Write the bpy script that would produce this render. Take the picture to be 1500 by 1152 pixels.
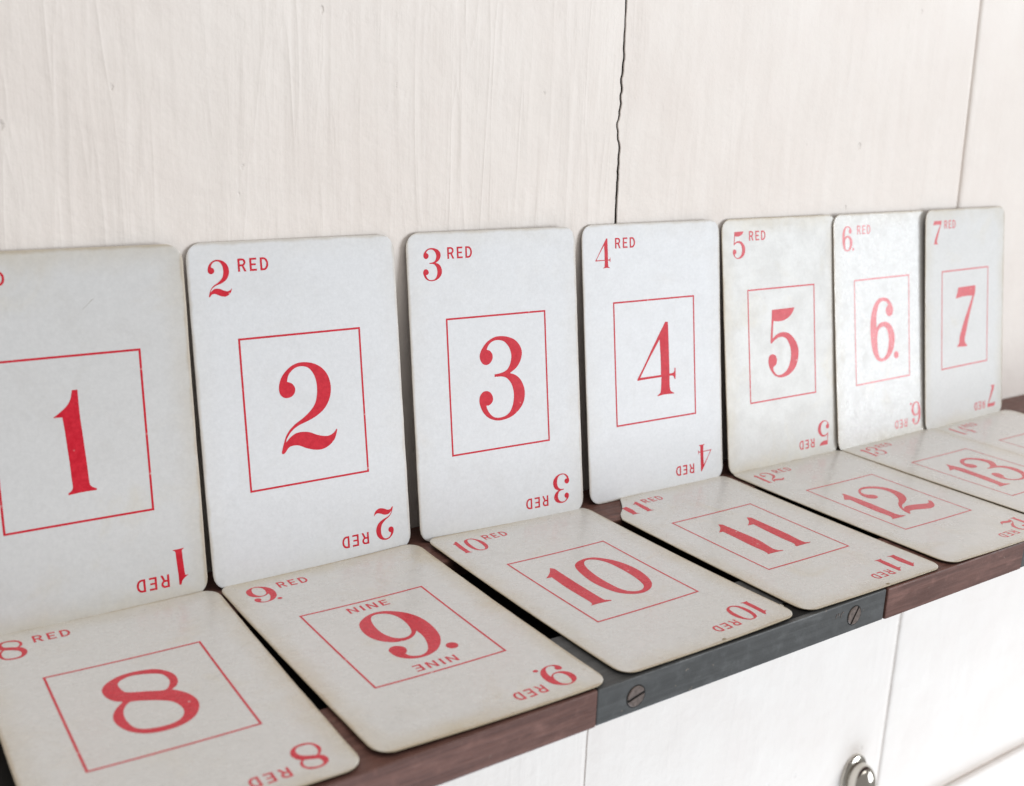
import bpy, bmesh, math, random
from mathutils import Vector, Matrix, noise
from mathutils.geometry import tessellate_polygon

for o in list(bpy.data.objects):
    bpy.data.objects.remove(o, do_unlink=True)
scene = bpy.context.scene
C = scene.collection

# ---------------------------------------------------------------- camera
cam_data = bpy.data.cameras.new('camera')
cam = bpy.data.objects.new('camera', cam_data)
C.objects.link(cam)
RIGHT = Vector((0.8162052, -0.5764545, 0.0388506))
DOWN = Vector((-0.1204691, -0.2355669, -0.9643627))
FWD = Vector((0.5650631, 0.7824375, -0.2617159))
m = Matrix.Identity(4)
for r in range(3):
    m[r][0], m[r][1], m[r][2] = RIGHT[r], -DOWN[r], -FWD[r]
m[0][3], m[1][3], m[2][3] = 0.02097, -0.25664, 0.12723
cam.matrix_world = m
cam_data.sensor_fit = 'HORIZONTAL'
cam_data.sensor_width = 36.0
cam_data.lens = 1638.745 / 1500.0 * 36.0
cam_data.clip_start = 0.01
cam_data.clip_end = 50.0
cam_data.dof.use_dof = True
cam_data.dof.focus_distance = 0.318
cam_data.dof.aperture_fstop = 20.0
scene.camera = cam

# ---------------------------------------------------------------- light: daylight room
world = bpy.data.worlds.new('World')
scene.world = world
world.use_nodes = True
bg = world.node_tree.nodes['Background']
bg.inputs['Color'].default_value = (1.0, 0.965, 0.93, 1)
bg.inputs['Strength'].default_value = 0.31

def area(name, loc, target, sx, sy, energy, color):
    l = bpy.data.lights.new(name, 'AREA')
    l.shape = 'RECTANGLE'; l.size = sx; l.size_y = sy
    l.energy = energy; l.color = color
    o = bpy.data.objects.new(name, l); C.objects.link(o)
    o.location = loc
    o.rotation_euler = (Vector(target) - Vector(loc)).to_track_quat('-Z', 'Y').to_euler()
    return o

area('window_light', (1.45, -1.35, 0.10), (0.22, 0, 0.03), 1.0, 0.9, 25.5, (0.89, 0.945, 1.0))
area('low_fill_light', (0.5, -0.62, -1.25), (0.4, 0.0, -0.15), 1.3, 0.7, 17.5, (0.74, 0.87, 1.0))  # added fill from below, brightens the wall under the ledge
area('overhead_fill_light', (0.0, -0.9, 1.9), (0.25, -0.05, 0.0), 1.8, 1.4, 19, (1.0, 0.97, 0.93))  # added soft fill from above, lifts the lying cards

vs = scene.view_settings
vs.view_transform = 'Standard'; vs.look = 'None'; vs.gamma = 1.0
vs.use_curve_mapping = False
vs.exposure = 0.0

# ---------------------------------------------------------------- helpers
def link(name, mesh, mat=None, parent=None, loc=None):
    o = bpy.data.objects.new(name, mesh); C.objects.link(o)
    if mat is not None and not mesh.materials:
        mesh.materials.append(mat)
    if parent is not None:
        o.parent = parent
    if loc is not None:
        o.location = loc
    return o

def mesh_of(name, verts, faces, smooth=False):
    me = bpy.data.meshes.new(name)
    me.from_pydata([tuple(v) for v in verts], [], faces)
    me.update()
    if smooth:
        for p in me.polygons: p.use_smooth = True
    return me

def empty(name, loc=(0, 0, 0), rot=(0, 0, 0)):
    o = bpy.data.objects.new(name, None); C.objects.link(o)
    o.location = loc; o.rotation_euler = rot
    o.empty_display_size = 0.01
    return o

def tag(o, label, cat, group=None):
    o['label'] = label; o['category'] = cat
    if group: o['group'] = group

def box_mesh(name, x0, x1, y0, y1, z0, z1, bevel=0.0, seg=2):
    bm = bmesh.new()
    bmesh.ops.create_cube(bm, size=1.0)
    for v in bm.verts:
        v.co = Vector((x0 + (v.co.x + .5) * (x1 - x0), y0 + (v.co.y + .5) * (y1 - y0), z0 + (v.co.z + .5) * (z1 - z0)))
    if bevel > 0:
        bmesh.ops.bevel(bm, geom=list(bm.edges), offset=bevel, segments=seg, profile=.6, affect='EDGES')
    me = bpy.data.meshes.new(name); bm.to_mesh(me); bm.free()
    return me

# ---------------------------------------------------------------- materials
class NT:
    def __init__(s, name):
        s.mat = bpy.data.materials.new(name); s.mat.use_nodes = True
        s.t = s.mat.node_tree; s.b = s.t.nodes['Principled BSDF']
    def n(s, typ, **kw):
        nd = s.t.nodes.new(typ)
        for k, v in kw.items(): setattr(nd, k, v)
        return nd
    def l(s, a, b): s.t.links.new(a, b)
    def val(s, sock, v):
        if hasattr(v, 'default_value') or hasattr(v, 'links'): s.l(v, sock)
        else: sock.default_value = v
    def math(s, op, a, b=0.0, clamp=False):
        nd = s.n('ShaderNodeMath', operation=op, use_clamp=clamp)
        s.val(nd.inputs[0], a); s.val(nd.inputs[1], b)
        return nd.outputs[0]
    def mix(s, f, a, b, blend='MIX'):
        nd = s.n('ShaderNodeMix', data_type='RGBA', blend_type=blend)
        s.val(nd.inputs[0], f)
        for i, c in ((6, a), (7, b)):
            if isinstance(c, tuple): nd.inputs[i].default_value = (c[0], c[1], c[2], 1)
            else: s.l(c, nd.inputs[i])
        return nd.outputs[2]
    def ramp(s, v, lo, hi, a=0.0, b=1.0):
        nd = s.n('ShaderNodeMapRange', interpolation_type='SMOOTHSTEP')
        s.val(nd.inputs[0], v)
        nd.inputs[1].default_value = lo; nd.inputs[2].default_value = hi
        nd.inputs[3].default_value = a; nd.inputs[4].default_value = b
        return nd.outputs[0]
    def coords(s, scale=(1, 1, 1), off=(0, 0, 0)):
        tc = s.n('ShaderNodeTexCoord'); mp = s.n('ShaderNodeMapping')
        mp.inputs['Scale'].default_value = scale; mp.inputs['Location'].default_value = off
        s.l(tc.outputs['Object'], mp.inputs[0])
        return mp.outputs[0]
    def noise(s, vec, scale, detail=3.0, rough=.55, dist=0.0):
        nd = s.n('ShaderNodeTexNoise')
        s.l(vec, nd.inputs['Vector'])
        nd.inputs['Scale'].default_value = scale; nd.inputs['Detail'].default_value = detail
        nd.inputs['Roughness'].default_value = rough; nd.inputs['Distortion'].default_value = dist
        return nd.outputs[0]
    def vor(s, vec, scale, rnd=1.0):
        nd = s.n('ShaderNodeTexVoronoi')
        s.l(vec, nd.inputs['Vector']); nd.inputs['Scale'].default_value = scale
        nd.inputs['Randomness'].default_value = rnd
        return nd
    def bump(s, h, strength, dist, prev=None):
        nd = s.n('ShaderNodeBump'); nd.inputs['Strength'].default_value = strength
        nd.inputs['Distance'].default_value = dist
        s.l(h, nd.inputs['Height'])
        if prev is not None: s.l(prev, nd.inputs['Normal'])
        return nd.outputs[0]
    def out(s, color=None, rough=None, normal=None, metal=None, spec=None):
        if color is not None:
            if isinstance(color, tuple): s.b.inputs['Base Color'].default_value = (*color, 1)
            else: s.l(color, s.b.inputs['Base Color'])
        if rough is not None: s.val(s.b.inputs['Roughness'], rough)
        if normal is not None: s.l(normal, s.b.inputs['Normal'])
        if metal is not None: s.b.inputs['Metallic'].default_value = metal
        if spec is not None: s.b.inputs['Specular IOR Level'].default_value = spec
        return s.mat

CW, CH, CT = 0.05832, 0.0889, 0.00026      # playing card: width, height, thickness

def card_paper(name, seed, base, age, rough, relief=.04, spec=.5, rvar=.03):
    s = NT(name)
    tc = s.n('ShaderNodeTexCoord'); sp = s.n('ShaderNodeSeparateXYZ')
    s.l(tc.outputs['Object'], sp.inputs[0])
    dx = s.math('SUBTRACT', s.math('ABSOLUTE', sp.outputs[0]), CW / 2)
    dy = s.math('SUBTRACT', s.math('ABSOLUTE', sp.outputs[1]), CH / 2)
    d = s.math('MAXIMUM', dx, dy)
    v = s.coords(off=(seed * .37, seed * .73, seed * .11))
    n1 = s.noise(v, 130, 4, .6); n2 = s.noise(v, 34, 3, .55); n3 = s.noise(v, 900, 4, .75)
    wob = s.math('ADD', d, s.math('MULTIPLY', s.math('SUBTRACT', n1, .5), .006))
    edge = s.ramp(wob, -.0075, .001)
    edge = s.math('MULTIPLY', edge, s.ramp(n2, .25, .7, .35, 1.0))
    hard = s.ramp(s.math('ADD', d, s.math('MULTIPLY', s.math('SUBTRACT', n1, .5), .0016)), -.0011, -.0001)
    col = s.mix(s.math('MULTIPLY', edge, .75 * age), base, (.52, .44, .30))
    col = s.mix(s.math('MULTIPLY', hard, .35 + .4 * age), col, (.40, .31, .19))
    stain = s.ramp(s.noise(v, 58, 5, .62, .6), .52, .80)
    col = s.mix(s.math('MULTIPLY', stain, .42 * age), col, (.60, .52, .36))
    smudge = s.ramp(s.noise(v, 48, 5, .7, 1.2), .50, .72)
    col = s.mix(s.math('MULTIPLY', smudge, .10 + .10 * age), col, (.50, .48, .45))
    mott = s.ramp(s.noise(v, 420, 5, .75), .3, .75, .972, 1.02)
    grain = s.ramp(n3, .25, .75, .955, 1.035)
    g = s.math('MULTIPLY', mott, grain)
    cmb = s.n('ShaderNodeCombineColor')
    for i in range(3): s.l(g, cmb.inputs[i])
    col = s.mix(1.0, col, cmb.outputs[0], 'MULTIPLY')
    vo = s.vor(v, 95)
    sz = s.n('ShaderNodeSeparateColor'); s.l(vo.outputs['Color'], sz.inputs[0])
    speck = s.math('MULTIPLY', s.ramp(vo.outputs['Distance'], .02, .075, 1, 0), s.ramp(sz.outputs[0], .80, .95))
    col = s.mix(s.math('MULTIPLY', speck, .30 * age), col, (.34, .22, .14))
    rg = s.ramp(s.noise(v, 150, 5, .7), .35, .68, rough - rvar, rough + rvar * 1.6)
    nb = s.bump(s.noise(v, 1500, 3, .6), .10, .0002)
    nb = s.bump(n2, relief, .0005, nb)
    return s.out(col, rg, nb, spec=spec)

def card_ink(name, seed, rough, glare_wash, spec=.3, rvar=.03):
    s = NT(name)
    v = s.coords(off=(seed * .51, seed * .29, seed * .17))
    n = s.noise(v, 700, 4, .7); n2 = s.noise(v, 120, 3, .6)
    a = (.52, .008, .024); b = (.64, .020, .040)
    col = s.mix(s.ramp(n, .3, .7), a, b)
    col = s.mix(s.math('MULTIPLY', s.ramp(n2, .35, .8), .06 + glare_wash), col, (.72, .16, .17))
    vo = s.vor(v, 700); sz = s.n('ShaderNodeSeparateColor'); s.l(vo.outputs['Color'], sz.inputs[0])
    col = s.mix(min(1.0, glare_wash * .55), col, (.74, .27, .28))  # glare on the print painted in as paler ink colour
    rub = s.ramp(s.noise(v, 1900, 5, .8), .60, .78)
    col = s.mix(s.math('MULTIPLY', rub, .30 + glare_wash * .5), col, (.72, .30, .29))
    miss = s.math('MULTIPLY', s.ramp(vo.outputs['Distance'], .1, .3, 1, 0), s.ramp(sz.outputs[0], .93, .98))
    col = s.mix(s.math('MULTIPLY', miss, .7), col, (.75, .55, .52))
    rg = s.ramp(s.noise(v, 150, 5, .7), .35, .68, rough - rvar, rough + rvar * 1.6)
    return s.out(col, rg, s.bump(s.noise(v, 1500, 3, .6), .10, .0002), spec=spec)

def edge_paper():
    s = NT('card_edge_paper'); v = s.coords()
    return s.out(s.mix(s.noise(v, 500, 3), (.16, .12, .075), (.42, .34, .22)), .8)
EDGE = edge_paper()
def back_print():
    s = NT('card_back_print'); v = s.coords()
    return s.out(s.mix(s.ramp(s.noise(v, 260, 4), .3, .7), (.035, .028, .030), (.06, .045, .045)), .5)
CARD_BACK = back_print()

def paint(name, seed, streak, lump):
    s = NT(name)
    v = s.coords(off=(seed, seed * 1.7, seed * .6))
    vb = s.coords((1.0, 1.0, .045), (seed * .8, 0, seed * .33))
    vm = s.coords((1.0, 1.0, .11), (seed * .4, 0, seed * .53))
    n1 = s.noise(vb, 520, 3, .55, .3); n2 = s.noise(vm, 210, 4, .6, .35); n3 = s.noise(v, 45, 4, .6)
    n4 = s.noise(v, 1300, 3, .6)
    patch = s.ramp(s.noise(s.coords((1, 1, .45), (seed, 0, 0)), 26, 3, .6), .36, .64, .10, 1.0)
    patch2 = s.ramp(s.noise(s.coords((1, 1, .3), (seed * 2.3, 0, 1)), 40, 3, .6), .40, .62, .15, 1.0)
    vr = s.coords((1.0, 1.0, .085), (seed * 1.1, 0, seed * .2))
    rn = s.noise(vr, 120, 2, .5, .55)
    ridge = s.math('POWER', s.math('SUBTRACT', 1.0, s.math('ABSOLUTE', s.math('MULTIPLY', s.math('SUBTRACT', rn, .5), 5.0)), True), 3.0)
    st = s.math('ADD', s.math('MULTIPLY', s.math('MULTIPLY', n1, .30), patch2), s.math('MULTIPLY', s.math('MULTIPLY', n2, .9), patch))
    st = s.math('ADD', st, s.math('MULTIPLY', s.math('MULTIPLY', ridge, .32), patch2))
    dents = None
    for sc_, zs, lim in ((52, .8, .80), (95, .5, .86)):
        vo = s.vor(s.coords((1, 1, zs), (seed * .21 + sc_, 0, seed)), sc_)
        sz = s.n('ShaderNodeSeparateColor'); s.l(vo.outputs['Color'], sz.inputs[0])
        dd = s.math('ADD', vo.outputs['Distance'], s.math('MULTIPLY', s.math('SUBTRACT', n4, .5), .05))
        dn = s.math('MULTIPLY', s.ramp(dd, .02, .065, 1, 0), s.ramp(sz.outputs[1], lim, lim + .06))
        dents = dn if dents is None else s.math('ADD', dents, dn)
    nb = s.bump(st, streak, .0014)
    nb = s.bump(n3, .40, .0020, nb)
    nb = s.bump(n4, lump * .6, .00030, nb)
    nb = s.bump(s.math('SUBTRACT', 1.0, dents), .6, .0005, nb)
    col = s.mix(s.ramp(s.noise(v, 26, 4, .6), .3, .72), (.812, .745, .695), (.838, .780, .732))
    col = s.mix(s.math('MULTIPLY', s.ramp(n1, .25, .5, 1, 0), .05 * streak), col, (.70, .62, .56))
    return s.out(col, s.ramp(n2, .3, .7, .42, .60), nb, spec=.18)

def wood(name, a, b, rough, seed):
    s = NT(name)
    v = s.coords((.05, 1, 1), (seed, seed, seed)); vf = s.coords(off=(seed, 0, 0))
    g = s.noise(v, 700, 4, .6, .4); f = s.noise(vf, 260, 4, .65); sc = s.noise(vf, 1400, 3, .6)
    col = s.mix(s.ramp(g, .3, .72), a, b)
    col = s.mix(s.math('MULTIPLY', s.ramp(f, .5, .8), .35), col, tuple(min(1, c * 1.7 + .01) for c in b))
    scuff = s.ramp(s.noise(s.coords((.35, 1, 1), (seed * 3, 1, 2)), 120, 5, .72), .50, .74)
    col = s.mix(s.math('MULTIPLY', scuff, .38), col, tuple(c * 2.1 + .02 for c in b))
    nick = s.ramp(s.noise(vf, 420, 5, .7), .665, .73)
    col = s.mix(s.math('MULTIPLY', nick, .55), col, (.33, .26, .20))
    nb = s.bump(g, .18, .0005); nb = s.bump(sc, .15, .0003, nb)
    return s.out(col, s.ramp(f, .3, .75, rough - .08, rough + .12), nb, spec=.22)

BROWN = wood('mahogany_stained_wood', (.092, .043, .034), (.160, .078, .062), .48, 1.3)
GREY = wood('grey_painted_metal', (.060, .060, .059), (.078, .078, .077), .46, 4.1)
def black_paint():
    s = NT('black_paint'); v = s.coords()
    return s.out(s.mix(s.noise(v, 200, 4), (.006, .006, .006), (.016, .014, .012)), .75, spec=.2)
BLACK = black_paint()
def screw_metal():
    s = NT('tarnished_screw_metal'); v = s.coords()
    n = s.noise(v, 900, 4, .65)
    return s.out(s.mix(s.ramp(n, .3, .7), (.085, .062, .052), (.17, .130, .112)), .55, s.bump(n, .3, .0003), metal=.55)
SCREW = screw_metal()
def chrome():
    s = NT('nickel_plating'); v = s.coords()
    return s.out((.66, .63, .57), s.ramp(s.noise(v, 300, 4), .3, .7, .10, .20), metal=1.0)
CHROME = chrome()

# ---------------------------------------------------------------- lettering, in millimetres from the card centre
GLYPHS = {
    '1': [
        [(0.73,11.79,1),(1.99,11.77,1),(1.98,9.27),(2.02,5.19),(2.2,1.65),(2.37,-2.16),(2.57,-6.51),(2.72,-10.72),(3.1,-11.72),(4.31,-12.45,1),(4.21,-12.83,1),(0.99,-12.8),(-2.28,-13.04,1),(-2.3,-12.64,1),(-1.19,-11.61),(-1.22,-9.19),(-1.3,-5.7),(-1.48,-2.18),(-1.68,2.14),(-1.95,5.62,1),(-4,5.75,1),(-2.37,6.85),(-0.85,8.1),(0.17,9.61)],
    ],
    '2': [
        [(-4.87,7.58,1),(-4.49,9.02),(-3.49,10.3),(-2.07,11.1),(-0.41,11.26),(1.33,10.69),(2.6,9.17),(3.34,7.14),(3.5,4.78),(3.24,2.73),(2.53,0.74),(1,-1.01),(-1.06,-2.54),(-3.37,-3.84),(-4.97,-5.08),(-6.19,-6.59),(-6.95,-8.29),(-7.55,-10.02),(-7.82,-11.02),(-7.47,-11.39),(-6.81,-11.05),(-5.62,-9.81),(-4.09,-9.53),(-2.59,-9.82),(-0.58,-10.82),(1.89,-11.59),(4.15,-11.64),(6.21,-10.77),(7.75,-9.27),(8.63,-7,1),(8.36,-6.75,1),(7.58,-7.64),(6.25,-8.24),(4.69,-8.21),(2.47,-7.53),(0.58,-6.63),(-1.34,-6.23),(-3.29,-6.3),(-4.86,-7.05),(-6.03,-8.04),(-6.46,-8.37,1),(-5.97,-7.27),(-4.61,-5.66),(-2.59,-4.4),(0.25,-3.51),(2.85,-2.45),(5.23,-0.81),(6.81,1.46),(7.51,4),(7.39,6.37),(6.62,8.55),(5.07,10.42),(3.07,11.62),(0.9,12.2),(-1.3,12.26),(-3.25,11.67),(-5.11,10.37),(-6.45,8.75),(-7.21,6.68),(-7.17,4.89),(-6.45,3.77),(-5.27,3.31),(-3.89,3.56),(-2.94,4.46),(-2.76,5.72),(-3.36,6.83),(-4.13,7.31)],
    ],
    '3': [
        [(-3.99,9.99,1),(-3.33,11.2),(-1.93,12.22),(0.06,12.47),(2.18,11.84),(3.8,10),(4.49,7.84),(4.25,5.78),(3.23,3.79),(1.8,2.9),(-0.07,2.53),(-1.6,2.45,1),(-1.64,1.67,1),(-0.41,1.63),(1.12,1.48),(2.64,0.84),(4.13,-0.92),(4.82,-3.26),(4.83,-5.39),(4.24,-7.71),(3.16,-9.44),(1.55,-10.42),(-0.64,-10.66),(-2.47,-10.22),(-3.8,-9.03),(-4.66,-7.6),(-4.91,-6.57,1),(-3.84,-6.52),(-2.73,-5.61),(-2.52,-4.33),(-3.22,-2.93),(-4.41,-2.26),(-5.78,-2.35),(-6.88,-3.38),(-7.26,-4.9),(-6.89,-6.78),(-5.78,-8.9),(-4.02,-10.46),(-1.6,-11.4),(0.88,-11.48),(3.73,-10.86),(6.32,-9.33),(8.16,-7.15),(8.79,-4.81),(8.65,-2.65),(7.62,-0.27),(5.95,1.38),(3.79,2.28,1),(6.2,3.73),(7.69,5.68),(8.32,7.98),(7.7,10.14),(6.05,11.99),(3.77,13.06),(1.33,13.54),(-1.12,13.43),(-3.58,12.38),(-5.31,10.76),(-6.28,9.19),(-6.5,7.68),(-5.82,6.2),(-4.65,5.5),(-3.28,5.74),(-2.16,6.97),(-2.1,8.38),(-2.81,9.48)],
    ],
    '4': [
        [(4.42,12.24,1),(5.59,12.14,1),(5.69,7.24),(5.78,1.82),(5.83,-5.08,1),(7.25,-5.06),(7.99,-4.45),(8.01,-3.41,1),(8.49,-3.46,1),(8.52,-5.34),(8.4,-7.21,1),(7.97,-7.16,1),(7.69,-6.35),(7.04,-5.94),(5.81,-5.85,1),(5.81,-9.16),(6.2,-10.87),(7.64,-11.76,1),(7.64,-12.03,1),(3.63,-11.87),(0.32,-12.13,1),(0.4,-11.78,1),(1.67,-10.98),(2.06,-8.69),(2.24,-5.92,1),(-2.99,-5.94),(-8.05,-6.08,1),(-8.15,-5.75,1),(-4.95,-1.33),(-1.28,4.17)],
        [(1.82,6.6,1),(2.09,0.58),(2.08,-5.19,1),(-2.26,-5.21),(-6.81,-5.21,1),(-3.15,0.08)],
    ],
    '5': [
        [(-5.11,12.2,1),(6.6,12.28,1),(5.33,10.32),(3.28,8.84),(0.46,7.98),(-2.31,7.93),(-4.45,8.24,1),(-4.74,5.43),(-5.04,1.94,1),(-3.24,3.13),(-0.86,3.79),(1.53,3.74),(3.9,2.9),(6.26,0.9),(7.81,-1.45),(8.36,-3.71),(8.08,-6.18),(6.99,-8.83),(5.11,-10.7),(2.65,-11.94),(-0.16,-12.39),(-2.33,-12.19),(-4.66,-11.11),(-6.37,-9.29),(-7.35,-7.29),(-7.49,-5.38),(-6.78,-3.97),(-5.21,-3.59),(-3.67,-4.29),(-3.05,-5.85),(-3.57,-7.42),(-5.16,-8.34,1),(-4.81,-9.6),(-3.48,-10.97),(-1.91,-11.42),(0.28,-10.99),(2.32,-9.7),(3.59,-7.64),(4.26,-5.23),(4.14,-2.47),(3.21,-0.19),(1.85,1.45),(-0.11,2.17),(-2.09,2.08),(-4.08,1.31),(-5.68,0.19,1),(-6.25,0.57,1),(-5.71,5.51)],
    ],
    '6': [
        [(3.71,9.08,1),(2.7,10.3),(0.83,10.86),(-1.06,10.56),(-2.52,8.94),(-3.54,6.15),(-3.86,3.31),(-3.85,0.88,1),(-2.03,2.31),(0.1,2.77),(2.45,2.67),(4.8,1.61),(6.64,-0.43),(7.62,-2.83),(7.69,-5.17),(6.87,-8),(5.12,-10.43),(2.45,-12.04),(-0.87,-12.48),(-3.64,-11.57),(-5.66,-9.37),(-6.94,-6.11),(-7.51,-2.37),(-7.62,1.34),(-7.28,4.72),(-6.27,7.78),(-4.56,10.37),(-2.19,11.93),(0.64,12.23),(3.22,11.71),(5.32,10.12),(6.68,8),(6.87,6.53),(6.11,5.13),(4.66,4.66),(3.01,5.22),(2.2,6.58),(2.39,8.01)],
        [(0.04,0.99),(2.14,0.38),(3.49,-1.9),(3.87,-4.82),(3.29,-7.94),(1.79,-10.39),(-0.36,-11.33),(-2.12,-10.58),(-3.07,-8.19),(-3.43,-5.01),(-3.25,-2.17),(-2.33,0.04)],
        [(10.15,-10.99),(9.98,-11.61),(9.53,-12.07),(8.91,-12.29),(8.22,-12.22),(7.61,-11.87),(7.21,-11.33),(7.07,-10.69),(7.25,-10.07),(7.69,-9.61),(8.31,-9.39),(9,-9.46),(9.61,-9.8),(10.02,-10.34)],
    ],
    '7': [
        [(-5.07,12.7,1),(7.65,12.79,1),(7.57,9.88),(6.57,7.72),(4.56,3.14),(2.56,-1.7),(1.06,-6.03),(0.07,-8.72),(0.33,-10.43),(1.87,-11.57,1),(1.87,-12.22,1),(-5.45,-11.82,1),(-5.45,-11.49,1),(-4.21,-10.23),(-3.72,-7.78),(-2.23,-4.59),(-0.49,-1.43),(2.01,2.8),(4.53,6.77),(5.53,8.63,1),(-0.56,8.81),(-6.54,8.31,1),(-6.93,8.61,1),(-5.81,10.57)],
    ],
    '8': [
        [(4.73,12.56),(6.63,10.67),(7.73,8.34),(7.72,5.62),(6.86,3.6),(5.43,2.34,1),(6.87,0.79),(8.14,-1.28),(8.84,-4.04),(8.57,-6.57),(7.4,-9.2),(5.62,-11.1),(3.26,-12.31),(0.43,-12.75),(-2.17,-12.53),(-4.42,-11.69),(-6.42,-9.9),(-7.69,-7.52),(-8.29,-4.72),(-7.99,-2.36),(-6.9,-0.07),(-4.86,2.27,1),(-6.39,3.44),(-7.4,5.5),(-7.7,7.7),(-7.32,9.57),(-5.94,11.45),(-3.52,12.99),(-0.65,13.62),(2.19,13.38)],
        [(3.47,11.02),(5.25,9.87),(6,8),(6,5.84),(5.16,3.82),(3.84,2.86),(0.74,4.13),(-2.1,5.17),(-3.54,6.19),(-4.04,8.48),(-3.92,10.17),(-2.83,11.36),(-0.89,12.11),(1.28,11.84)],
        [(-3.07,1.53),(-0.3,0.44),(2.38,-1.02),(4.22,-2.7),(5.08,-4.99),(5.13,-7.31),(4.18,-9.36),(2.43,-10.6),(0.22,-10.95),(-2.23,-10.68),(-4.09,-9.96),(-5.44,-8.45),(-6.03,-5.65),(-6.03,-3.12),(-5.45,-0.87),(-4.29,0.96)],
    ],
    '9': [
        [(3.95,11.44),(6.46,9.01),(8.22,5.27),(8.69,0.34),(7.93,-4.8),(6.38,-8.2),(3.98,-10.95),(1.21,-12.33),(-1.6,-12.61),(-4.19,-11.75),(-5.98,-9.89),(-6.56,-7.51),(-6.33,-5.86),(-5.1,-4.81),(-3.53,-5),(-2.42,-6.47),(-2.68,-8.12),(-3.74,-9.26,1),(-3.15,-10.74),(-1.48,-11.57),(0.37,-11.29),(2.01,-9.73),(3.33,-6.86),(4.13,-3.57),(4.13,-0.53,1),(2.7,-2.14),(1.17,-3.11),(-0.78,-3.52),(-3.21,-3.09),(-5.44,-1.45),(-6.97,1.1),(-7.45,4.37),(-6.98,7.68),(-5.89,9.83),(-3.73,11.68),(-1.18,12.77),(1.56,12.7)],
        [(2.26,10.67),(3.57,8.4),(3.95,4.96),(3.56,1.78),(2.75,-0.52),(1.37,-1.87),(-0.29,-2.21),(-1.86,-1.51),(-3.06,0.31),(-3.72,3.18),(-3.57,6.71),(-2.77,9.93),(-1.57,11.53),(0.3,11.75)],
        [(8.95,-12.03),(8.49,-12.49),(7.86,-12.71),(7.21,-12.64),(6.64,-12.29),(6.29,-11.74),(6.2,-11.08),(6.41,-10.46),(6.88,-9.99),(7.5,-9.76),(8.16,-9.83),(8.73,-10.18),(9.09,-10.74),(9.17,-11.4)],
    ],
    '10': [
        [(-8.04,12.39,1),(-7.13,11.34,1),(-7.42,3.56),(-7.54,-3.7),(-7.54,-9.83),(-7.18,-10.88),(-5.87,-11.7,1),(-6.31,-12.06,1),(-9.61,-11.68),(-12.85,-11.67,1),(-11.81,-10.91),(-11.56,-8.89),(-11.64,-4.39),(-11.63,1.13),(-11.18,7.22,1),(-12.93,7.47,1),(-11.32,8.67),(-9.52,10.34)],
        [(7.37,12.14),(10.36,8.87),(12.08,4.88),(12.75,-0.27),(11.94,-5.48),(10.21,-9.28),(7.51,-11.69),(4.14,-12.59),(0.89,-11.56),(-1.66,-8.99),(-2.97,-4.88),(-3.38,0.07),(-2.61,5.46),(-1.31,9.62),(0.71,11.66),(3.91,12.7)],
        [(6.81,10.6),(8.5,7.38),(8.97,2.73),(8.86,-2.91),(8.07,-7.28),(6.98,-9.68),(4.84,-11.04),(2.4,-10.52),(0.64,-8.11),(0.11,-3.76),(0.13,1.35),(0.96,6.83),(2.38,10.3),(4.4,11.67)],
    ],
    '11': [
        [(-5.04,12.18,1),(-3.94,11.34,1),(-3.44,3.89),(-3.22,-2.94),(-4.42,-9.63),(-3.92,-11.28),(-2.44,-12.04,1),(-2.96,-12.36,1),(-5.75,-12.06),(-8.89,-11.97,1),(-8.43,-11.3,1),(-8.19,-9.5),(-8.37,-4.75),(-8.09,1.21),(-8.03,7.15,1),(-9.54,7.25,1),(-7.15,9.12),(-5.78,10.8)],
        [(7.27,12.07,1),(8.44,11.19,1),(8.35,4.14),(8.34,-3.23),(7.79,-9.29),(8.04,-11.19),(9.58,-11.83,1),(9.01,-12.16,1),(5.98,-12.07),(3.23,-12.08,1),(3.23,-11.54,1),(4.14,-10.07),(4.09,-5.51),(4.4,1.09),(4.85,6.72,1),(2.59,7.01,1),(5.02,8.87),(6.24,10.4)],
    ],
    '12': [
        [(-8.66,11.94,1),(-7.97,10.86,1),(-7.57,2.86),(-7.82,-3.32),(-8.14,-8.53),(-7.96,-10.69),(-6.33,-11.93,1),(-6.89,-12.19,1),(-10.07,-12.23),(-13.2,-12.13,1),(-12.54,-11.44,1),(-11.76,-10.06),(-11.97,-5.01),(-11.63,0.59),(-10.99,6.56,1),(-12.79,7.42,1),(-11.3,8.78),(-9.51,10.55)],
        [(4.02,12.53),(7.41,11.36),(9.91,8.56),(10.65,5.08),(10.07,1.59),(7.55,-1.89),(4.15,-3.91),(0.98,-5.18),(-0.8,-6.47),(-1.76,-7.84,1),(-0.14,-6.87),(2.14,-6.54),(5.08,-7.06),(7.9,-7.99),(9.97,-8.44),(11.36,-7.92),(12.34,-6.71,1),(12.98,-7.67),(10.85,-10.44),(8.37,-11.72),(5.84,-11.74),(3.06,-10.82),(0.51,-10.03),(-1.73,-10.19),(-3.65,-11.85,1),(-4.07,-11.59,1),(-3.45,-9.13),(-2.03,-6.5),(0.37,-4.01),(2.87,-2.32),(5.48,0.2),(7.43,3.61),(7.68,6.88),(6.42,9.35),(3.91,10.86),(1.16,11.23),(-0.52,10.54),(-1.89,8.84),(-1.63,7.18),(0.16,6.09),(0.47,4.49),(-0.93,3.27),(-2.64,3.33),(-3.99,4.73),(-3.98,7.19),(-2.6,9.69),(-0.28,11.67),(1.94,12.48)],
    ],
    '13': [
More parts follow.
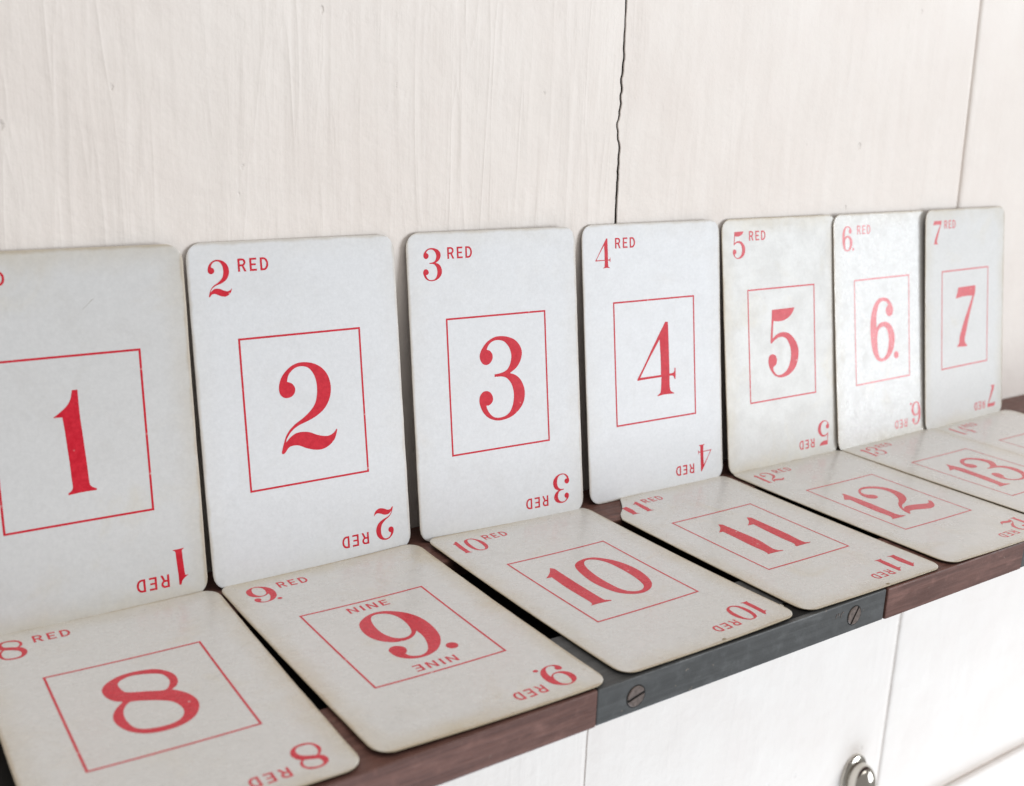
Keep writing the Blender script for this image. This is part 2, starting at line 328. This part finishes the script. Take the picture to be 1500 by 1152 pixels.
        [(-7.15,12.61,1),(-6.79,11.43,1),(-5.67,6.57),(-6.06,1.36),(-6.44,-3.7),(-7.21,-8.42),(-7.39,-10.84),(-5.54,-12.23,1),(-6.35,-12.49,1),(-8.63,-12.29),(-11.71,-12.35,1),(-11.9,-11.89,1),(-10.88,-10.68),(-10.47,-6.23),(-9.84,-1.04),(-9.5,4.1),(-9.62,7.28,1),(-12.24,7.22,1),(-10.96,8.44),(-8.7,10.3)],
        [(2.88,12.86),(6.21,12.97),(8.82,11.84),(11.02,9.71),(11.98,7.09),(11.46,4.56),(8.73,1.78,1),(10.9,0.36),(12.1,-1.75),(12.18,-4.51),(10.78,-7.88),(8.74,-10.45),(5.11,-11.71),(1.99,-11.77),(-1.24,-10.53),(-3.07,-8.19),(-3.26,-5.51),(-2.21,-2.73,1),(-0.34,-2.28),(1.13,-3.51),(0.5,-5.78),(-1.09,-7.1,1),(-1.38,-8.78),(0.15,-10.15),(2.85,-10.8),(5.52,-10.11),(8.12,-7.87),(9.18,-4.69),(9.2,-1.63),(7.59,0.24),(5.53,0.88),(2.32,1.42,1),(2.57,1.82,1),(4.67,2.16),(6.74,3.33),(8.44,5.12),(8.89,6.88),(8.31,9.25),(6.52,11.13),(4.2,11.67),(2.02,10.9),(0.56,9.33),(1.34,8.07),(2.07,6.28),(0.85,4.77),(-1.34,4.62),(-2.65,6.01),(-1.9,8.75),(0.02,11.26)],
    ],
}
def smooth_closed(pts, sub=4):
    """Catmull-Rom through the points; a third member marks a sharp corner."""
    n = len(pts); out = []
    for i in range(n):
        p0, p1, p2, p3 = pts[i - 1], pts[i], pts[(i + 1) % n], pts[(i + 2) % n]
        a = Vector(p1[:2]); b = Vector(p2[:2])
        t1 = (b - Vector(p0[:2])) * .5 if len(p1) == 2 else (b - a) * .6
        t2 = (Vector(p3[:2]) - a) * .5 if len(p2) == 2 else (b - a) * .6
        L = (b - a).length
        for t in (t1, t2):
            if t.length > 1.3 * L: t *= 1.3 * L / t.length
        for k in range(sub):
            u = k / sub; u2 = u * u; u3 = u2 * u
            out.append(a * (2 * u3 - 3 * u2 + 1) + t1 * (u3 - 2 * u2 + u) + b * (-2 * u3 + 3 * u2) + t2 * (u3 - u2))
    return out

def inside(p, poly):
    r = False; n = len(poly)
    for i in range(n):
        a, b = poly[i], poly[i - 1]
        if (a.y > p.y) != (b.y > p.y) and p.x < (b.x - a.x) * (p.y - a.y) / (b.y - a.y) + a.x:
            r = not r
    return r

def tess(contours):
    """contours (lists of 2D vectors) -> verts, tris, holes found by containment"""
    outer = []; holes = []
    for i, c in enumerate(contours):
        (holes if any(j != i and inside(c[0], o) for j, o in enumerate(contours)) else outer).append(c)
    V = []; T = []
    for o in outer:
        loops = [o] + [h for h in holes if inside(h[0], o)]
        base = len(V)
        flat = [v for lp in loops for v in lp]
        V += flat
        for t in tessellate_polygon([[Vector((v.x, v.y, 0)) for v in lp] for lp in loops]):
            a, b, c = (flat[k] for k in t)
            area2 = (b - a).cross(c - a)
            if abs(area2) < 1e-9: continue
            T.append(tuple(base + k for k in (t if area2 > 0 else t[::-1])))
    return V, T

g1 = GLYPHS['10'][0]; g4 = GLYPHS['4']
GLYPHS['14'] = [[(p[0] + .6,) + tuple(p[1:]) for p in g1]] + [[(p[0] * .82 + 5.4,) + tuple(p[1:]) for p in c] for c in g4]
NUM = {k: tess([smooth_closed(c) for c in cs]) for k, cs in GLYPHS.items()}

# sans capitals, cap height 1, as single outlines
def arc(cx, cy, rx, ry, a0, a1, n=8):
    return [(cx + rx * math.cos(a0 + (a1 - a0) * i / n), cy + ry * math.sin(a0 + (a1 - a0) * i / n)) for i in range(n + 1)]
H2 = math.pi / 2
LET = {
    'E': (.60, [[(0, 0), (.60, 0), (.60, .15), (.17, .15), (.17, .43), (.53, .43), (.53, .57), (.17, .57), (.17, .85), (.60, .85), (.60, 1), (0, 1)]]),
    'I': (.17, [[(0, 0), (.17, 0), (.17, 1), (0, 1)]]),
    'N': (.70, [[(0, 0), (.155, 0), (.155, .74), (.53, 0), (.70, 0), (.70, 1), (.545, 1), (.545, .27), (.18, 1), (0, 1)]]),
    'D': (.70, [[(0, 0)] + arc(.30, .5, .40, .5, -H2, H2, 12) + [(0, 1)],
                [(.17, .15)] + arc(.28, .5, .25, .35, -H2, H2, 10) + [(.17, .85)]]),
    'R': (.70, [[(0, 0), (.17, 0), (.17, .40), (.33, .40), (.52, 0), (.70, 0), (.50, .43)] + arc(.36, .71, .31, .29, -.9, H2, 10) + [(0, 1)],
                [(.17, .55)] + arc(.36, .70, .14, .15, -H2, H2, 8) + [(.17, .85)]]),
}
def word(txt, x0, x1, y0, y1):
    gap = .30
    tot = sum(LET[c][0] for c in txt) + gap * (len(txt) - 1)
    sx = (x1 - x0) / tot; sy = y1 - y0
    V = []; T = []; x = 0.0
    for c in txt:
        w, cs = LET[c]
        v, t = tess([[Vector((x0 + (x + p[0]) * sx, y0 + p[1] * sy)) for p in k] for k in cs])
        T += [tuple(a + len(V) for a in f) for f in t]; V += v
        x += w + gap
    return V, T

def place(vt, sx=1.0, sy=1.0, dx=0.0, dy=0.0):
    return [Vector((v.x * sx + dx, v.y * sy + dy)) for v in vt[0]], vt[1]
def turned(vt):
    return [Vector((-v.x, -v.y)) for v in vt[0]], vt[1]
def fit(vt, x0, x1, y0, y1):
    xs = [v.x for v in vt[0]]; ys = [v.y for v in vt[0]]
    sx = (x1 - x0) / (max(xs) - min(xs)); sy = (y1 - y0) / (max(ys) - min(ys))
    return place(vt, sx, sy, x0 - min(xs) * sx, y0 - min(ys) * sy)

def frame_shape(w, h, t):
    o = [(-w, -h), (w, -h), (w, h), (-w, h)]; i = [(-w + t, -h + t), (w - t, -h + t), (w - t, h - t), (-w + t, h - t)]
    N = 6; V = []; T = []
    for k in range(4):
        a, b, c, d = Vector(o[k]), Vector(o[(k + 1) % 4]), Vector(i[(k + 1) % 4]), Vector(i[k])
        base = len(V)
        for j in range(N + 1):
            V += [a.lerp(b, j / N), d.lerp(c, j / N)]
        T += [(base + 2 * j, base + 2 * j + 2, base + 2 * j + 3, base + 2 * j + 1) for j in range(N)]
    return V, T

# ---------------------------------------------------------------- cards
def bow_fn(bx, by, tw):
    return lambda x, y: bx * (x / .029) ** 2 + by * (y / .0445) ** 2 + tw * (x / .029) * (y / .0445)

def half_row(y, torn, rnd):
    """left and right x of the card outline (metres) at height y"""
    r = .0043; hw = CW / 2; hh = CH / 2
    e = max(0.0, abs(y) - (hh - r))
    inset = r - math.sqrt(max(0.0, r * r - e * e))
    wobl = noise.noise(Vector((rnd, y * 160, 1.0))) * .00009
    wobr = noise.noise(Vector((rnd, y * 160, 7.0))) * .00009
    xl, xr = -hw + inset + wobl, hw - inset + wobr
    if torn:
        prof = [(-.0445, -.0292), (.0295, -.0292), (.0308, -.0287), (.0327, -.0270), (.0343, -.0248), (.0381, -.0216), (.0432, -.0182), (.0445, -.0172)]
        for (ya, xa), (yb, xb) in zip(prof, prof[1:]):
            if ya <= y <= yb:
                xl = max(xl, xa + (xb - xa) * (y - ya) / (yb - ya)); break
    return xl, xr

def card_stock(name, bow, torn, rnd, paper):
    hh = CH / 2; r = .0043
    ys = [-hh, -hh + .00006, -hh + .0003, -hh + .0007, -hh + .0013, -hh + .002, -hh + .003, -hh + r]
    mid = [-hh + r + (CH - 2 * r) * i / 22 for i in range(1, 22)]
    ys = ys + mid + [-y for y in reversed(ys)]
    fr = [0, .003, .012, .06, .2, .35, .5, .65, .8, .94, .988, .997, 1]
    V = []; F = []
    nx = len(fr)
    for side in (0, 1):
        for j, y in enumerate(ys):
            xl, xr = half_row(y, torn, rnd)
            for f in fr:
                x = xl + (xr - xl) * f
                lip = .00006 if (f in (0, 1) or j in (0, len(ys) - 1)) else 0.0
                z = bow(x, y) + ((-lip) if side == 0 else (-CT + lip * .5))
                V.append((x, y, z))
    n = nx * len(ys)
    for j in range(len(ys) - 1):
        for i in range(nx - 1):
            a = j * nx + i
            F.append((a, a + 1, a + nx + 1, a + nx))
            F.append((n + a, n + a + nx, n + a + nx + 1, n + a + 1))
    rim = [i for i in range(nx)] + [j * nx + nx - 1 for j in range(1, len(ys))] + \
          [(len(ys) - 1) * nx + i for i in range(nx - 2, -1, -1)] + [j * nx for j in range(len(ys) - 2, 0, -1)]
    nf = len(F)
    for k in range(len(rim)):
        a, b = rim[k], rim[(k + 1) % len(rim)]
        F.append((a, n + a, n + b, b))
    me = mesh_of(name, V, F)
    me.materials.append(paper); me.materials.append(EDGE); me.materials.append(CARD_BACK)
    for k, p in enumerate(me.polygons):
        p.use_smooth = k < nf
        p.material_index = (0 if k % 2 == 0 else 2) if k < nf else 1
    return me

def ink_mesh(name, vt, bow, clip=None):
    V, T = vt
    vs_ = [(v.x / 1000, v.y / 1000, bow(v.x / 1000, v.y / 1000) + .000035) for v in V]
    if clip: T = [t for t in T if clip(sum((V[k] for k in t), Vector((0, 0))) / len(t))]
    return mesh_of(name, vs_, T)

PRINT_DY = -.27
def make_card(num, root, off, paper, ink, bow, torn=False):
    rnd = num * 3.7
    link('card_stock', card_stock('card_stock', bow, torn, rnd, paper), None, root, off)
    key = str(num)
    def pr(name, vt, clip=None):
        vt = ([Vector((v.x, v.y + PRINT_DY)) for v in vt[0]], vt[1])
        link(name, ink_mesh(name, vt, bow, clip), ink, root, off)
    pr('printed_frame', frame_shape(17.32, 20.12, .52))
    pr('number', NUM[key])
    if num >= 10:
        small = fit(NUM[key], -23.8, -14.4, 31.0, 39.6); red = word('RED', -13.0, -4.8, 36.9, 40.0)
    else:
        w = {1: 3.6, 6: 7.0, 9: 7.2}.get(num, 6.1)
        small = fit(NUM[key], -24.0, -24.0 + w, 31.0, 40.3); red = word('RED', -15.9 + (.8 if num in (6, 9) else 0), -7.7 + (.8 if num in (6, 9) else 0), 37.0, 40.3)
    if num == 1: small = fit(NUM[key], -24.4, -20.9, 31.0, 40.3); red = word('RED', -19.5, -11.4, 37.0, 40.3)
    clip = (lambda c: half_row(c.y / 1000, True, rnd)[0] < c.x / 1000 - .0004) if torn else None
    pr('corner_number', small, clip); pr('corner_number', turned(small))
    pr('color_word', red); pr('color_word', turned(red))
    if num == 9:
        nine = word('NINE', -5.7, 5.5, 15.2, 18.1)
        pr('number_word', nine); pr('number_word', turned(nine))

YW = .0135                                     # wall face; ledge top lies just under z = 0
TOP = -.00040
CLEAN = (.700, .710, .728); OLD = (.650, .640, .622)
uprights = {  # x of left edge, y of foot, turn, paper, age, roughness, bow
    1: (.0550, .0011, -.0198, (.640, .640, .638), .60, .40, (.0003, .0004, .0002)),
    2: (.1147, .0003, -.0036, CLEAN, .16, .42, (.0001, .0003, .0001)),
    3: (.1764, -.0004, -.0361, CLEAN, .22, .42, (.0002, .0002, -.0001)),
    4: (.2390, -.0003, -.0243, CLEAN, .16, .42, (.0001, .0002, .0000)),
    5: (.2999, -.0014, -.0106, (.620, .615, .595), .75, .38, (.0003, .0002, .0001)),
    6: (.3566, -.0019, .0239, (.680, .680, .668), .60, .27, (.0003, .0003, .0002)),
    7: (.4112, -.0010, .0400, (.640, .637, .628), .60, .36, (.0003, .0002, .0001)),
}
up_text = {
    1: 'upright greyish card with the red number one and a pencil scratch near its top',
    2: 'clean white upright card with the red number two',
    3: 'clean white upright card with the red number three',
    4: 'clean white upright card with the red number four, below the dark wall crack',
    5: 'yellowed upright card with the red number five',
    6: 'shiny aged upright card with the red number six and a dot',
    7: 'aged upright card with the red number seven, last of the leaning row',
}
for k, (x, y, yaw, base, age, rough, bw) in uprights.items():
    a = math.asin((YW - .0003 - y - abs(yaw) * CW / 2) / CH)
    r = empty('playing_card', (x + CW / 2, y, TOP + .0001), (math.pi / 2 - a, 0, yaw))
    tag(r, up_text[k], 'card', 'red number cards standing against the wall')
    paper = card_paper('card_paper_%d' % k, k, base, age, rough, *{6: (.12, .72, .13), 7: (.06, .65, .06), 5: (.04, .5, .04)}.get(k, (.02, .40, .02)))
    ink = card_ink('card_ink_%d' % k, k, rough, {6: .45, 7: .38, 5: .10}.get(k, 0), {6: .80, 7: .65, 5: .3}.get(k, .16), .10 if k == 6 else .02)
    make_card(k, r, (0, CH / 2, 0), paper, ink, bow_fn(*bw))
    if k == 1:   # pencil scratch near the top of card 1
        pts = [(4.8, 30.2), (6.0, 31.2), (7.4, 32.6), (9.0, 33.6), (10.6, 33.9)]
        V = []; F = []
        for i, p in enumerate(pts):
            w = .10 + .16 * (i > 1)
            V += [(p[0] / 1000, (p[1] + w) / 1000, .00006 + .0004 * (p[1] / 44.5) ** 2), (p[0] / 1000, (p[1] - w) / 1000, .00006 + .0004 * (p[1] / 44.5) ** 2)]
            if i: F.append((2 * i - 2, 2 * i - 1, 2 * i + 1, 2 * i))
        s = NT('pencil_graphite')
        link('pencil_scratch', mesh_of('pencil_scratch', V, F), s.out(s.mix(s.noise(s.coords(), 900), (.36, .35, .33), (.62, .61, .58)), .6), r, (0, CH / 2, 0))

lying = {
    8: (.0567, .0012, -.0425, OLD, .70, .27, (.0004, .0005, .0001)),
    9: (.1157, .0003, -.0181, OLD, .95, .27, (.0005, .0005, .0003)),
    10: (.1774, .0000, -.0075, OLD, .85, .27, (.0004, .0006, -.0003)),
    11: (.2397, .0001, -.0104, OLD, .70, .25, (.0002, .0003, .0001)),
    12: (.3008, -.0008, -.0129, OLD, .60, .22, (.0003, .0003, .0001)),
    13: (.3583, -.0006, .0026, OLD, .60, .22, (.0002, .0002, .0000)),
    14: (.4165, .0004, .0000, OLD, .60, .22, (.0002, .0003, .0000)),
}
ly_text = {
    8: 'aged flat card with the red number eight, at the foot of card one',
    9: 'stained flat card with a red nine between two small words NINE',
    10: 'aged flat card with the red number ten, over the grey ledge strip',
    11: 'aged flat card with the red number eleven, one corner torn off',
    12: 'aged flat card with the red number twelve, at the foot of card five',
    13: 'aged flat card with the red number thirteen, its edge on card twelve',
    14: 'aged flat card with the red number fourteen, at the foot of card seven',
}
for k, (x, y, yaw, base, age, rough, bw) in lying.items():
    z = 0.0 + (.0005 if k == 13 else 0)
    c, s_ = math.cos(yaw), math.sin(yaw)
    r = empty('playing_card', (x + CW / 2 + s_ * CH / 2, y - c * CH / 2, z), (0, 0, yaw))
    tag(r, ly_text[k], 'card', 'red number cards lying on the ledge')
    sp_ = .85 if k >= 12 else .6
    paper = card_paper('card_paper_%d' % k, k, base, age, rough, .05, sp_, .05)
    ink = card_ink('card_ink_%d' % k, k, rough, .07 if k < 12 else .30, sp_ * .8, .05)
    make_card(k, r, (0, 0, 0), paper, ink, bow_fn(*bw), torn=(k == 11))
    if k in (10, 11):    # small dark spot on the front edge
        rs = random.Random(k)
        cx, cy = ((.0032, -CH / 2 + .0009) if k == 10 else (.0046, -CH / 2 + .0008))
        V = [(cx + .0009 * rs.uniform(.5, 1) * math.cos(t), cy + .00055 * rs.uniform(.5, 1) * math.sin(t), 0) for t in [2 * math.pi * i / 9 for i in range(9)]]
        V = [(a, b, bow_fn(*bw)(a, b) + .00004) for a, b, _ in V]
        link('dark_spot', mesh_of('dark_spot', V, [tuple(range(9))]), EDGE, r)

# ---------------------------------------------------------------- wall of painted planks
wall = empty('wall', (0, YW, 0)); wall['kind'] = 'structure'
ZB, ZT = -.55, .42
BACK = NT('old_dark_lath'); BACK.out(BACK.mix(BACK.noise(BACK.coords(), 90), (.03, .024, .02), (.07, .055, .045)), .9)
def plank(x0, x1, left_rough, right_rough, mat, seed, dy=0.0, rl=1.0, rr=1.0):
    rows = [ZB]
    while rows[-1] < ZT:
        rows.append(rows[-1] + (.0012 if -.24 < rows[-1] < .18 else .03))
    n = 34
    inner = [.0025 + (x1 - x0 - .005) * i / n for i in range(n + 1)]
    prof = [('L', 0.0, .016), ('L', 0.0, .0022 * rl), ('L', .0002 * rl, .0012 * rl), ('L', .0006 * rl, .0005 * rl), ('L', .0012 * rl, .00012)] + \
           [('M', t, 0.0) for t in inner] + \
           [('R', .0012 * rr, .00012), ('R', .0006 * rr, .0005 * rr), ('R', .0002 * rr, .0012 * rr), ('R', 0.0, .0022 * rr), ('R', 0.0, .016)]
    V = []; F = []; w = len(prof)
    for z in rows:
        def jag(s, amp):
            p = Vector((s, z * 70, seed)); q = Vector((s, z * 330, seed + 3)); f = Vector((s + 9, z * 22, seed))
            gate = max(0.0, noise.noise(f) * 1.5 + .45)
            return amp * (noise.noise(p) * .0009 * gate + noise.noise(q) * .00035 * gate + noise.noise(f) * .0004)
        jl, jr = jag(1.0, left_rough), jag(5.0, right_rough)
        zz = max(0.0, z - .06)
        crook = Vector((0, z * 300, 2.2)); gate = .12 + math.exp(-((z - .122) / .016) ** 2)
        wander = (-.0007 * math.exp(-((z - .119) / .005) ** 2) + noise.noise(crook) * .0012 * gate + noise.noise(Vector((0, z * 90, 5.2))) * .00045 * gate
                  - .019 * zz + .00035)
        if rl < .5: jl += (.0011 if z < -.03 else 0) + wander + .00022 * max(0, min(1, (.118 - z) / .03))
        elif abs(x0 - .4385) < .001: jl += -.045 * zz
        if rr < .5: jr += wander
        elif abs(x1 - .4368) < .001: jr += -.045 * zz
        for kind, t, d in prof:
            if kind == 'L': x = x0 + t + jl
            elif kind == 'R': x = x1 - t + jr
            else: x = x0 + t + (jl if t < .003 else 0) + (jr if t > x1 - x0 - .003 else 0)
            u = noise.noise(Vector((x * 18, z * 7, seed))) * .00022
            V.append((x, d + dy + (u if kind == 'M' else 0), z))
    for j in range(len(rows) - 1):
        for i in range(w - 1):
            a = j * w + i
            F.append((a, a + 1, a + w + 1, a + w))
    me = mesh_of('plank', V, F, True)
    me.materials.append(mat); me.materials.append(BACK.mat)
    for k, p in enumerate(me.polygons):
        if k % (w - 1) in (0, w - 2) and rows[k // (w - 1)] > -.03: p.material_index = 1
    link('plank', me, None, wall)

P1 = paint('cream_wall_paint_brushed', 2.0, .27, .34)
P2 = paint('cream_wall_paint_smooth', 5.0, .14, .42)
P3 = paint('cream_wall_paint_plain', 8.0, .11, .30)
plank(-.1126, .0700, .5, .5, P2, 3.1)
plank(.0712, .25355, .5, .6, P1, 11.7, 0.0, 1.0, .22)
plank(.25440, .43680, .6, .25, P2, 23.9, .00015, .22, 1.0)
plank(.43850, .6200, .25, .25, P3, 37.3, .0003)
plank(.6215, .8040, .4, .4, P2, 41.3)
plank(.8055, 1.0000, .4, .4, P3, 47.3)
# what the joints show: paint-clogged in one, open and dark in the other
link('backing_board', box_mesh('backing_board', -.1126, 1.0, .0165, .026, ZB, ZT), BACK.mat, wall)
link('joint_filler', box_mesh('joint_filler', .2541, .2565, .0007, .0150, ZB, -.031), P3, wall)
fl = box_mesh('joint_filler', .4369, .4384, .0011, .0150, ZB, ZT)
bmf = bmesh.new(); bmf.from_mesh(fl)
bmesh.ops.bisect_plane(bmf, geom=bmf.verts[:] + bmf.edges[:] + bmf.faces[:], plane_co=(0, 0, .06), plane_no=(0, 0, 1))
for v_ in bmf.verts: v_.co.x += -.045 * max(0.0, v_.co.z - .06)
bmf.to_mesh(fl); bmf.free()
link('joint_filler', fl, P3, wall)

# horizontal white moulding low on the wall
mo = link('wall_moulding', box_mesh('wall_moulding', .30, 1.0, YW - .0030, YW + .0006, -.262, -.2040, .0020, 5), P3)
for p in mo.data.polygons: p.use_smooth = True
tag(mo, 'white painted horizontal moulding low on the plank wall', 'moulding')

# ---------------------------------------------------------------- ledge: two rails with a dark channel between them
ledge = empty('ledge', (0, 0, TOP))
tag(ledge, 'narrow brown and grey ledge along the wall carrying the cards', 'ledge')
LX0, LX1 = -.14, .80
T = .0093
YF = -.0893; YR = -.0645; YB0 = -.0132
def seg(name, x0, x1, y0, y1, z0, z1, mat, bev=.0005):
    return link(name, box_mesh(name, x0, x1, y0, y1, z0, z1, bev, 2), mat, ledge)
seg('base_board', LX0, LX1, YR - .012, YB0 + .012, -T + .0003, -.0052, BLACK, .0002)
seg('back_rail', LX0, LX1, YB0, YW - .0003, -T, 0, BROWN)
seg('front_rail', LX0, .16865, YF, YR, -T, 0, BROWN)
g1_ = seg('grey_strip', .16880, .27085, YF + .0002, YR + .0002, -T + .0001, -.00005, GREY, .0004)
seg('front_rail', .27135, .3385, YF - .0001, YR, -T, 0, BROWN)
g2_ = seg('grey_strip', .3388, .4408, YF + .0002, YR + .0002, -T + .0001, -.00005, GREY, .0004)
seg('front_rail', .4412, LX1, YF, YR, -T, 0, BROWN)

def screw(parent, x, z, ang):
    """slotted head set flush in the front of a grey strip"""
    R = .00262; y = YF + .0002
    bm = bmesh.new()
    sw = .00036
    for s in (-1, 1):
        pts = []
        a0 = math.asin(sw / R)
        for i in range(15):
            t = a0 + (math.pi - 2 * a0) * i / 14
            pts.append((R * math.cos(t), s * R * math.sin(t)))
        inner = [(p[0] * .93, p[1] * .93 if abs(p[1]) * .93 > sw else s * sw) for p in pts]
        f = [bm.verts.new((p[0], -.00025, p[1])) for p in inner]
        e = [bm.verts.new((p[0], -.00010, p[1])) for p in pts]
        b = [bm.verts.new((p[0], .0006, p[1])) for p in pts]
        bm.faces.new(f if s < 0 else f[::-1])
        n = len(f)
        for q, w in ((f, e), (e, b)):
            for i in range(n):
                j = (i + 1) % n
                bm.faces.new((q[i], q[j], w[j], w[i]))
    bmesh.ops.recalc_face_normals(bm, faces=bm.faces)
    me = bpy.data.meshes.new('screw'); bm.to_mesh(me); bm.free()
    o = link('screw', me, SCREW, parent, (x, y, z)); o.rotation_euler = (0, ang, 0)
    # dark rim of the countersink
    ring = []
    F = []
    N = 28
    for i in range(N):
        t = 2 * math.pi * i / N
        ring += [((R + .00026) * math.cos(t), -.00004, (R + .00026) * math.sin(t))]
    link('screw_hole', mesh_of('screw_hole', ring, [tuple(range(N))]), BLACK, parent, (x, y, z))
screw(g1_, .1803, -.0051, -.25)
screw(g1_, .2578, -.0046, -1.05)
screw(g2_, .3503, -.0048, .4)
# small catch let into the top of the grey strip, seen between two cards
link('catch_plate', box_mesh('catch_plate', .2285, .2455, -.0878, -.0819, -.0004, .00010), BLACK, g1_)
link('catch_tongue', box_mesh('catch_tongue', .2285, .2455, -.0818, -.0806, -.0004, .00014), CHROME, g1_)
# scratches stamped near a screw
for i, (dx, dz, hx, hz, an) in enumerate(((0, 0, .00010, .0006, .3), (.0009, .0003, .00016, .00035, -.5), (.0019, -.0002, .00009, .0007, .15), (.0026, .0005, .00022, .0002, .6))):
    o = link('scratch', box_mesh('scratch', -hx, hx, -.00009, .0003, -hz, hz), SCREW, g1_, (.2503 + dx, YF + .0002, -.0030 + dz)); o.rotation_euler = (0, an, 0)

# ---------------------------------------------------------------- metal hook on the wall
hk = empty('coat_hook', (.4172, YW, -.1715))
tag(hk, 'shiny rounded metal hook fixed to the wall below the ledge', 'hook')
def lathe_oval(prof, sx, sz, n=40):
    V = []; F = []
    for (r, d) in prof:
        for i in range(n):
            t = 2 * math.pi * i / n
            V.append((r * sx * math.cos(t), -d, r * sz * math.sin(t)))
    for j in range(len(prof) - 1):
        for i in range(n):
            a, b = j * n + i, j * n + (i + 1) % n
            F.append((a, b, b + n, a + n))
    F.append(tuple(range((len(prof) - 1) * n, len(prof) * n)))
    return mesh_of('hook', V, F, True)
link('back_plate', lathe_oval([(1, -.0004), (1, .0012), (.95, .0018), (.6, .0020)], .0086, .0125), CHROME, hk)
dome = [(.78, .0018), (.80, .0040)] + [(.80 * math.cos(t), .0050 + .0062 * math.sin(t)) for t in [H2 * i / 8 for i in range(9)][:-1]] + [(.05, .0112)]
link('dome', lathe_oval(dome, .0086, .0125), CHROME, hk)
